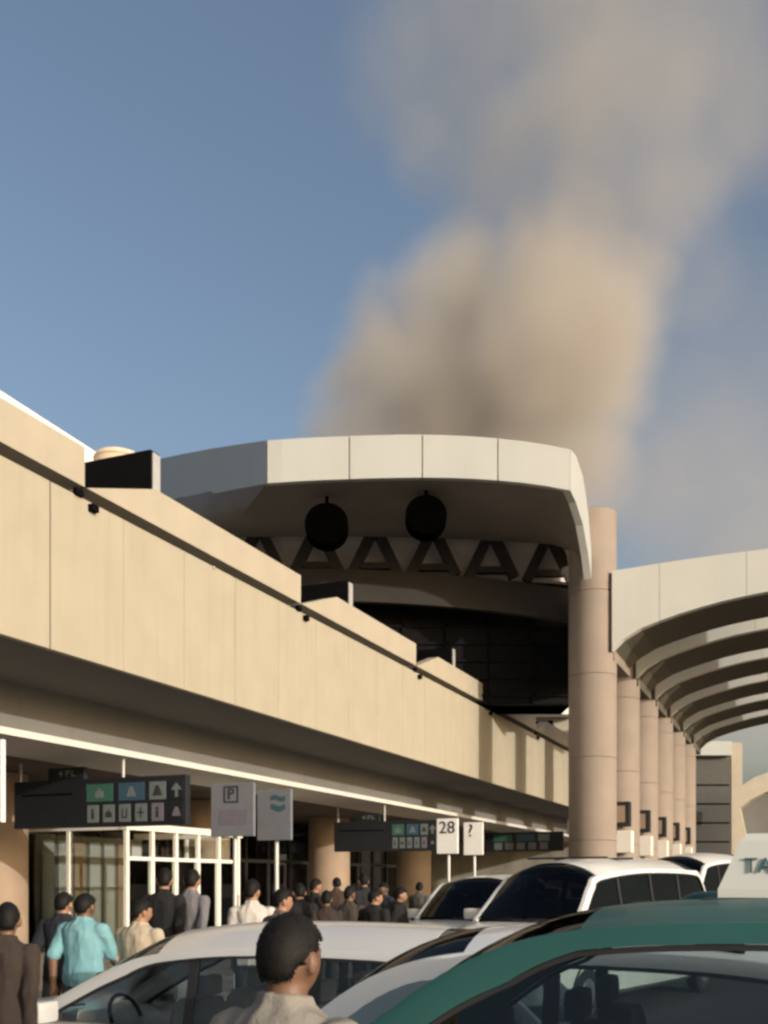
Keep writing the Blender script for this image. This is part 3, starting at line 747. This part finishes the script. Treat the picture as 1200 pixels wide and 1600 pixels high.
    for s_ in (-1, 1):
        MB().box(nose-.22, nose-.03, s_*W2*.66-.17, s_*W2*.66+.17, hood-.30, hood-.17, .03).build('headlight', M['lamp'], root, True)
        MB().box(tail+.02, tail+.16, s_*W2*.70-.14, s_*W2*.70+.14, belt-.30, belt-.12, .03).build('tail_light', M['red'], root, True)
        for x in pillars[:2]: MB().box(x+.10, x+.28, s_*W2-.012, s_*W2+.03, belt-.14, belt-.11, .008).build('door_handle', pm_, root)
    MB().box(nose-.10, nose+.015, -W2*.45, W2*.45, .42, hood-.30, .02).build('grille', M['trim'], root)
    MB().box(nose+.016, nose+.024, -.16, .16, .40, .50).build('number_plate', M['plate'], root)
    # interior
    MB().box(rx+.1, fx-.1, -wb+.08, wb-.08, belt-.06, belt-.02).build('parcel_floor', M['trim'], root)
    zr = arc[ia][1]
    for xs_, off in ((pillars[0]+.12, .37), (pillars[0]+.12, -.37), (pillars[0]-.82, .37), (pillars[0]-.82, -.37)):
        hb = min(.60, zr-belt-.24)
        st2 = MB().loft([[Vector((xs_ - .35*(z-belt)*.6 + a*.09, off + b*w, z)) for a, b in ((1,-1),(1,1),(-1,1),(-1,-1))] for z, w in ((belt-.05,.23),(belt+hb*.5,.22),(belt+hb*.72,.15))]).build('seat', M[seatm], root)
        MB().box(xs_-.05-.21*hb-.05, xs_+.05-.21*hb-.05, off-.12, off+.12, belt+hb*.78, belt+hb*.78+.15, .03).build('headrest', M[seatm], st2, True)
    sw = [Vector((fx-.72 + .07*math.sin(q), .37 + .18*math.cos(q), belt+.02 + .17*math.sin(q))) for q in (2*math.pi*k/18 for k in range(19))]
    MB().tube(sw, .016, 6).build('steering_wheel', M['trim'], root, True)
    MB().box(arc[ia][0]-.02, arc[ia][0]+.07, -.11, .11, zr-.05, zr+.02, .015).build('rear_view_mirror', M['trim'], root)
    for s_ in (.3, 0): MB().tube([Vector((fx+.06, s_-.1, belt+.03)), Vector((fx-.02, s_+.42, belt+.06))], .01, 6).build('wiper', M['trim'], root)
    if rack:
        for x in (arc[ia][0]-.4, arc[ia][0]-1.3):
            MB().box(x-.03, x+.03, -wg+.05, wg-.05, zr+crown+.06, zr+crown+.09).build('rack_bar', M['trim'], roof)
    return root
VANG = (-N.x, -N.y)          # nose towards the terminal
sedan = [(1.36,.80),(.98,1.01),(.60,1.195),(.22,1.31),(-.6,1.385),(-1.9,1.36),(-2.35,1.22),(-2.75,.90)]
suv = [(1.28,1.00),(.92,1.20),(.58,1.385),(.22,1.48),(-.45,1.52),(-1.2,1.495),(-1.68,1.36),(-2.1,1.06)]
mpv = [(1.28,1.08),(.94,1.32),(.58,1.57),(.20,1.685),(-.45,1.72),(-1.3,1.69),(-1.9,1.58),(-2.2,1.15)]
car('estate_car', 'pearl white estate car behind the man with black hair, side windows toward us', 'car', 'paintsilver', sedan, 3, 5, (-.12, -1.1), .79, .68, .56, .17, 2.45, -3.0, .80, .85,
    P(245, 1492, 7.55), VANG, seatm='seatlight', group='vehicles crowding the road')
car('sport_utility_car', 'white sport utility car with black roof rails between the pearl estate car and green taxi', 'car', 'paintwhite', suv, 3, 5, (.25, -.75), .98, .70, .58, .12, 2.35, -2.5, .81, 1.02,
    P(722, 1488, 5.0), (N.x, N.y), gl='g_car', rails=True, anchor=(-1.2, -.58), pwr=.22, glr='g_screen', group='vehicles crowding the road')
TX = car('green_taxi', 'green taxi with white roof sign in the near right corner', 'taxi', 'paintgreen', mpv, 3, 5, (-.62, -1.42), 1.06, .74, .58, .075, 2.4, -2.45, .84, 1.10,
    P(902, 1465, 3.3), VANG, pw=.11, glf='g_screen', group='vehicles crowding the road')
# taxi roof sign + cap (parts)
BASE[TX.name] = Vector((0,0,0))
sx = -.49; zt = 1.685+.075+.035
sg = MB().loft([[Vector((sx+a*d, b*w, zt+z)) for a, b in ((1,-1),(1,1),(-1,1),(-1,-1))] for z, d, w in ((.0,.30,.085),(.03,.30,.085),(.20,.225,.06),(.225,.205,.045))]).build('roof_sign', M['taxisign'], TX)
MB().box(sx-.36, sx+.36, -.11, .11, zt-.045, zt-.002, .01).build('sign_base', M['trim'], TX)
MB().ell((-.13, -.30, zt-.025), (.115, .08, .045), 16, 8).build('roof_marker', M['paintgreen'], TX, 'all')
tm = text_mesh('lettering', 'TAXI', .075, M['paintgreen'], .002)
for s_ in (1,-1):
    inst(tm, 'lettering', sg, (sx+.13, s_*.0795, zt+.11), (R(90-8.5), 0, R(180) if s_ > 0 else 0))
car('passenger_van', 'tall white van with black roof rack facing us in mid road', 'van', 'paintwhite',
    [(1.75,1.30),(1.45,1.55),(1.15,1.80),(.85,1.93),(-.6,2.04),(-2.6,2.04),(-3.2,1.96),(-3.45,1.40)], 3, 5, (.25, -.95, -2.1), 1.28, .82, .70, .20, 2.55, -3.6, .95, 1.22,
    P(935, 1374, 14.5), (-.60, -.80), gl='g_dark', group='vehicles crowding the road', wheel_r=.36, rack=True)
car('large_white_car', 'large white off-road car left of the tall van, windscreen toward us', 'car', 'paintwhite',
    [(1.35,1.22),(1.08,1.46),(.80,1.70),(.52,1.82),(-.4,1.88),(-1.6,1.86),(-2.1,1.76),(-2.35,1.30)], 3, 5, (0, -1.0), 1.20, .82, .69, .11, 2.4, -2.5, .95, 1.18,
    P(806, 1381, 17.5), (-.52, -.85), gl='g_dark', group='vehicles crowding the road', wheel_r=.38)
car('passenger_van', 'long white van roof rising behind the taxi sign', 'van', 'paintwhite',
    [(1.75,1.50),(1.45,1.80),(1.15,2.09),(.85,2.24),(-.3,2.34),(-1.6,2.34),(-2.6,2.28),(-2.85,1.60)], 3, 5, (.25, -.85), 1.46, .84, .72, .20, 2.55, -3.0, .97, 1.35,
    P(1105, 1348, 23), (-.62, -.78), gl='g_dark', group='vehicles crowding the road', wheel_r=.38)

# ------------------------------------------------------------------ people
def remeshed(mb, name, mt, vox, smooth_it=2, disp=0, dsize=.12):
    o = mb.build(name, None)
    md = o.modifiers.new('r', 'REMESH'); md.mode = 'VOXEL'; md.voxel_size = vox; md.use_smooth_shade = True
    ms = o.modifiers.new('s', 'SMOOTH'); ms.iterations = smooth_it; ms.factor = .5
    if disp:
        tx = bpy.data.textures.new('fold', 'CLOUDS'); tx.noise_scale = dsize; tx.noise_depth = 2
        dm = o.modifiers.new('d', 'DISPLACE'); dm.texture = tx; dm.strength = disp; dm.mid_level = .5
    dg = bpy.context.evaluated_depsgraph_get(); me = bpy.data.meshes.new_from_object(o.evaluated_get(dg)); bpy.data.objects.remove(o)
    me.name = name; me.materials.clear(); me.materials.append(mt)
    if disp:                                   # hanging cloth folds
        nn_ = [v.normal.copy() for v in me.vertices]
        for v, nr in zip(me.vertices, nn_):
            c = v.co; k = mnoise.noise(Vector((c.x*13 + c.z*2.2, c.y*13, c.z*3.4))); k2 = mnoise.noise(Vector((c.x*26 - c.z*5, c.y*26, c.z*9)))
            v.co = c + nr*((1-abs(k))*.016 - .011 + k2*.004)
    for p in me.polygons: p.use_smooth = True
    return me
def ringloft(mb, prof, seg=20):
    mb.loft([[Vector((rx*math.cos(q), yo + ry*math.sin(q), z)) for q in (2*math.pi*k/seg for k in range(seg))] for z, rx, ry, yo in prof])
def limb(mb, pts):
    for (a, ra), (b, rb) in zip(pts, pts[1:]):
        a, b = Vector(a), Vector(b)
        mb.tube([a, a.lerp(b,.5), b], ra, 12, rb); mb.ell(b, (rb,rb,rb), 12, 8)
    mb.ell(pts[0][0], (pts[0][1],)*3, 12, 8)
def make_person(stride, swing, head_turn, sleeve):
    """1.72 m figure facing +y.  Returns mesh datablocks."""
    arms = {}; legs = {}
    for s_ in (-1, 1):
        sh = Vector((s_*.185, -.01, 1.40)); el = sh + Vector((s_*.025, swing*s_*.12, -.285)); wr = el + Vector((-s_*.01, swing*s_*.10 + .09, -.24))
        arms[s_] = (sh, el, wr)
        hp = Vector((s_*.095, 0, .92)); kn = hp + Vector((s_*.005, stride*s_*.5 + .05, -.43)); an = kn + Vector((0, stride*s_*.6 - .07, -.40 + abs(stride)*.05))
        legs[s_] = (hp, kn, an)
    b = MB()
    ringloft(b, [(.86,.12,.10,0),(.92,.165,.115,-.005),(1.0,.16,.11,-.005),(1.10,.142,.10,.0),(1.22,.158,.108,.0),(1.33,.170,.112,-.005),(1.40,.160,.10,-.012),(1.445,.105,.075,-.015),(1.475,.064,.064,-.008)])
    b.tube([(0,-.012,1.44),(0,.0,1.50),(0,.014,1.575)], .060, 16, .056)
    hm = Matrix.Translation((0, .02, 1.605)) @ Matrix.Rotation(head_turn, 4, 'Z')
    hd = MB(); rings = []
    for i in range(14):
        t = math.pi*(i+.5)/14; z = math.cos(t)
        rr = []
        for k in range(22):
            q = 2*math.pi*k/22; x, y = math.sin(t)*math.cos(q), math.sin(t)*math.sin(q)
            jw = 1 - .22*max(0,-z)**1.3; fy = .094*(1 + (.06 if y < 0 and z > 0 else 0))
            rr.append(Vector((x*.076*jw, y*fy*(1 - .10*max(0,-z)*(1 if y < 0 else .2)) + (.012*max(0,-z) if y > 0 else 0), z*.115)))
        rings.append(rr)
    hd.loft(rings)
    hd.prism([(-.013,.086,.01),(.013,.086,.01),(.017,.086,-.03),(-.017,.086,-.03)], (0,.018,-.008))      # nose
    hd.ell((0,.088,-.055), (.024,.010,.007), 10, 6)                                                       # lips
    hd.ell((0,.080,.022), (.055,.016,.012), 12, 6)                                                        # brow
    for s_ in (-1, 1): hd.ell((s_*.083,-.012,-.010), (.013,.022,.036), 10, 8)                             # ears
    b.add([hm @ p for p in hd.v], hd.f)
    for s_ in (-1, 1):
        sh, el, wr = arms[s_]
        limb(b, [(sh,.052),(el,.042),(wr,.028)])
        d = (wr-el).normalized(); side = Vector((0,1,0)); pc = wr + d*.05
        b.tube([wr, wr + d*.03, wr + d*.085], .026, 10, .034)
        for j in range(4):
            o_ = side*(-.034 + .0235*j); L = (.062,.075,.072,.056)[j]; k0 = wr + d*.08 + o_; k1 = k0 + d*L*.5 + Vector((-s_*.006,0,0)); k2 = k1 + d*L*.45 + Vector((-s_*.02,0,0))
            limb(b, [(k0,.0095),(k1,.009),(k2,.008)])
        th = wr + d*.03 + side*.03
        limb(b, [(th,.011),(th + d*.03 + side*.025,.010),(th + d*.058 + side*.032 + Vector((-s_*.008,0,0)),.009)])
        hp, kn, an = legs[s_]
        limb(b, [(hp,.085),(kn,.056),(an,.038)]); b.ell(an + Vector((0,.05,-.045)), (.042,.11,.035), 12, 8)
    out = {'body': remeshed(b, 'body', M['skin'], .0095, 2)}
    s = MB()
    ringloft(s, [(.84,.178,.128,0),(.92,.186,.136,-.005),(1.0,.178,.130,-.005),(1.10,.168,.124,0),(1.22,.178,.128,0),(1.33,.190,.130,-.005),(1.40,.182,.118,-.012),(1.445,.135,.092,-.015),(1.478,.076,.076,-.008)], 24)
    s.lathe([(.070,0),(.078,.002),(.074,.040),(.066,.042)], (0,-.004,1.465), (0,.15,1), 24)
    for s_ in (-1, 1):
        sh, el, wr = arms[s_]
        end = el if sleeve == 'short' else wr
        if sleeve == 'short': limb(s, [(sh + Vector((-s_*.008,0,-.008)),.066),(sh.lerp(el,.4),.061),(sh.lerp(el,.9),.060)])
        else: limb(s, [(sh + Vector((-s_*.008,0,-.008)),.066),(sh.lerp(el,.4),.060),(el,.056),(wr.lerp(el,.06),.044)])
    out['shirt'] = remeshed(s, 'shirt', None, .010, 3, .008, .10)
    t = MB()
    ringloft(t, [(.80,.12,.11,0),(.86,.172,.124,0),(.93,.172,.122,-.005),(1.0,.160,.112,-.005)])
    for s_ in (-1, 1):
        hp, kn, an = legs[s_]; limb(t, [(hp + Vector((0,0,.02)),.100),(kn,.074),(an + Vector((0,0,-.01)),.062)])
    out['trousers'] = remeshed(t, 'trousers', None, .014, 3, .02, .14)
    h = MB()
    for s_ in (-1, 1):
        an = legs[s_][2]; h.ell(an + Vector((0,.055,-.045)), (.050,.135,.042), 14, 10); h.tube([an + Vector((0,-.01,-.04)), an + Vector((0,0,.03))], .05, 12, .044)
    out['shoes'] = [None, None]
    for j, s_ in enumerate((-1, 1)):
        q = MB(); an = legs[s_][2]; q.ell(an + Vector((0,.055,-.045)), (.050,.135,.042), 14, 10); q.tube([an + Vector((0,-.01,-.04)), an + Vector((0,0,.03))], .05, 12, .044)
        out['shoes'][j] = remeshed(q, 'shoe', M['shoe'], .012, 2)
    # hair cap
    hr = MB(); rings = []
    for i in range(26):
        t_ = math.pi*(i+.5)/26; z = math.cos(t_); rr = []
        for k in range(40):
            q = 2*math.pi*k/40; x, y = math.sin(t_)*math.cos(q), math.sin(t_)*math.sin(q)
            q_ = min(1, max(0, (y+.25)/.65)); lim = -.50 + q_*q_*(3-2*q_)*.92
            e_ = min(1, max(0, (abs(x)-.55)/.35)); lim = max(lim, -.50 + .42*e_*e_*(3-2*e_))
            lim += mnoise.noise(Vector((x, y, 0))*9)*.05
            f = 1/(1+math.exp(-(z-lim)*22)); nv = mnoise.noise(Vector((x,y,z))*3.5)*.022 + mnoise.noise(Vector((x,y,z))*12)*.008
            sc = .90 + f*(.20 + .05*max(0,z) + nv)
            rr.append(Vector((x*.076*sc, y*.097*sc, z*.113*sc + .004)))
        rings.append(rr)
    hr.loft(rings)
    rg = random.Random(int(stride*1000)+5)
    pts_ = [p for r_ in rings for p in r_]
    for _ in range(2600):                      # short tufts give the hair a ragged outline
        ct = rg.uniform(-.55, 1); q = rg.uniform(0, 2*math.pi); st_ = math.sqrt(1-ct*ct); x, y, z = st_*math.cos(q), st_*math.sin(q), ct
        q_ = min(1, max(0, (y+.25)/.65)); lim = -.50 + q_*q_*(3-2*q_)*.92
        e_ = min(1, max(0, (abs(x)-.55)/.35)); lim = max(lim, -.50 + .42*e_*e_*(3-2*e_))
        if z < lim - .04: continue
        nrm = Vector((x/.076, y/.097, z/.113)).normalized(); sc = 1.09 + .05*max(0,z)
        o_ = Vector((x*.076*sc, y*.097*sc, z*.113*sc + .004))
        tg = nrm.cross(Vector((rg.uniform(-1,1), rg.uniform(-1,1), rg.uniform(-1,1)))).normalized(); b2 = nrm.cross(tg)
        L = rg.uniform(.003, .0065)*(1.25 if z > .3 else .8); tip = o_ + nrm*L*.75 + (Vector((0,-.4,-.5)) - nrm*(Vector((0,-.4,-.5)).dot(nrm))).normalized()*L*.6 + tg*rg.uniform(-.4,.4)*L
        w2 = .003
        hr.add([o_ - nrm*.004 + tg*w2, o_ - nrm*.004 - tg*w2*.6 + b2*w2, o_ - nrm*.004 - tg*w2*.6 - b2*w2, tip], [(0,1,3),(1,2,3),(2,0,3),(0,2,1)])
    me = MB().add([hm @ p for p in hr.v], hr.f).mesh('hair', M['hair'], 'all'); out['hair'] = me
    out['eyes'] = []
    for s_ in (-1, 1):
        out['eyes'].append(MB().add([hm @ p for p in MB().ell((s_*.031,.083,.004), (.011,.008,.006), 10, 6).v], MB().ell((0,0,0), (1,1,1), 10, 6).f).mesh('eye', M['eye'], 'all'))
    return out
TP = [make_person(.22, 1.0, 0, 'short'), make_person(-.16, -.6, .35, 'long'), make_person(.05, .2, -.45, 'short')]
cloth = {}
def cm(col):
    if col not in cloth: cloth[col] = mat('cloth_%d' % len(cloth), col, .9, var=.10, scale=14, bump=.25, bscale=90)
    return cloth[col]
def person(label, tp, px, row, Y, face, shirt, trousers, skin='skin', ground=0.0, wide=1.0, bald=False):
    """row: image row of the top of the head."""
    p = P(px, row, Y); hgt = p.z - ground; s_ = hgt/1.735; T_ = TP[tp]
    r = thing('person', label, 'person', (p.x, p.y, ground), group='people in front of the terminal')
    r.rotation_euler = (0, 0, face); r.scale = (s_*wide, s_*wide, s_)
    BASE[r.name] = Vector((0,0,0))
    def put(me, nm, mt):
        o = bpy.data.objects.new(nm, me); COL.objects.link(o); o.parent = r
        if mt: o.material_slots[0].link = 'OBJECT'; o.material_slots[0].material = mt
        return o
    bd = put(T_['body'], 'body', M[skin]); put(T_['shirt'], 'shirt', cm(shirt)); put(T_['trousers'], 'trousers', cm(trousers))
    for q in T_['shoes']: put(q, 'shoe', None)
    hr = put(T_['hair'], 'hair', None)
    for q in T_['eyes']: put(q, 'eye', None)
    return r
AWAY = YAW      # facing along the street, back to the camera
DK = (.012,.011,.011)
person('man with short black hair and light collared shirt, nearest, seen from behind', 0, 447, 1428, 2.95, AWAY-.15, (.23,.215,.19), (.05,.05,.06), 'skin2', wide=1.06)
person('person in dark brown top at the left picture edge', 1, 10, 1410, 7.0, AWAY+.3, (.035,.024,.019), (.02,.018,.016), 'skin2')
person('person in navy top half hidden by the light blue shirt', 0, 98, 1394, 10.9, AWAY+.15, (.012,.014,.02), DK, wide=1.12)
person('man in light blue shirt walking away at left', 0, 131, 1396, 9.9, AWAY+.05, (.17,.36,.41), (.05,.05,.06), 'skin2', wide=1.16)
person('man in beige shirt right of the light blue shirt', 2, 219, 1405, 9.9, AWAY, (.40,.34,.26), DK, wide=1.12)
person('tall person all in black walking toward the vestibule', 1, 256, 1356, 12.6, AWAY+.2, (.006,.006,.007), (.006,.006,.007), ground=.0)
person('person in grey top beside the person in black', 1, 299, 1358, 12.9, AWAY-.1, (.15,.145,.16), (.05,.05,.055), ground=.0)
person('person with dark hair and white top just left of the nearest man', 2, 394, 1374, 11.6, AWAY+.5, (.50,.47,.44), DK)
person('person in grey scarf coloured top right behind the nearest man', 2, 440, 1388, 10.6, AWAY-.3, (.10,.09,.09), DK)
crowd = [(492, 1373, 17.0, (.010,.009,.009), 'shade-dark person beside the brown pillar, leftmost of the far crowd'), (526, 1371, 21.5, (.05,.03,.022), 'small far person in brown by the lit pillar face'),  # crowd clothes darkened to carry the canopy's shade
         (569, 1364, 17.5, (.012,.013,.016), 'tall dark person in the middle of the far crowd'), (601, 1379, 19.0, (.02,.022,.035), 'person in dark blue to the right in the far crowd'),
         (624, 1386, 16.5, (.009,.008,.008), 'stooped dark person at right end of the far crowd'), (546, 1384, 15.6, (.045,.036,.03), 'dark brown clothed person low in the far crowd'),
         (468, 1380, 15.0, (.008,.008,.009), 'dark person behind the estate car near the grey emblem sign'), (655, 1378, 22.0, (.07,.065,.06), 'far person in grey just left of the white cars'),
         (585, 1389, 14.8, (.006,.006,.007), 'short shade-dark person low in front of the far crowd'), (510, 1391, 14.6, (.03,.02,.016), 'short person in dark brown low beside the brown pillar')]
for i, (px, row, Y, c, lb) in enumerate(crowd):
    person(lb, i % 3, px, row, Y, AWAY + (-.6, .4, 1.2, 2.6, -1.4, .1, .8, 0, -.3, .5)[i], c, DK, 'skin2' if i % 2 else 'skin', ground=0 if i in (4,5,6,8,9) else .15, wide=(1, 1.06, .95, 1.1, 1.04, .97, 1.08, 1, 1.12, .95)[i])
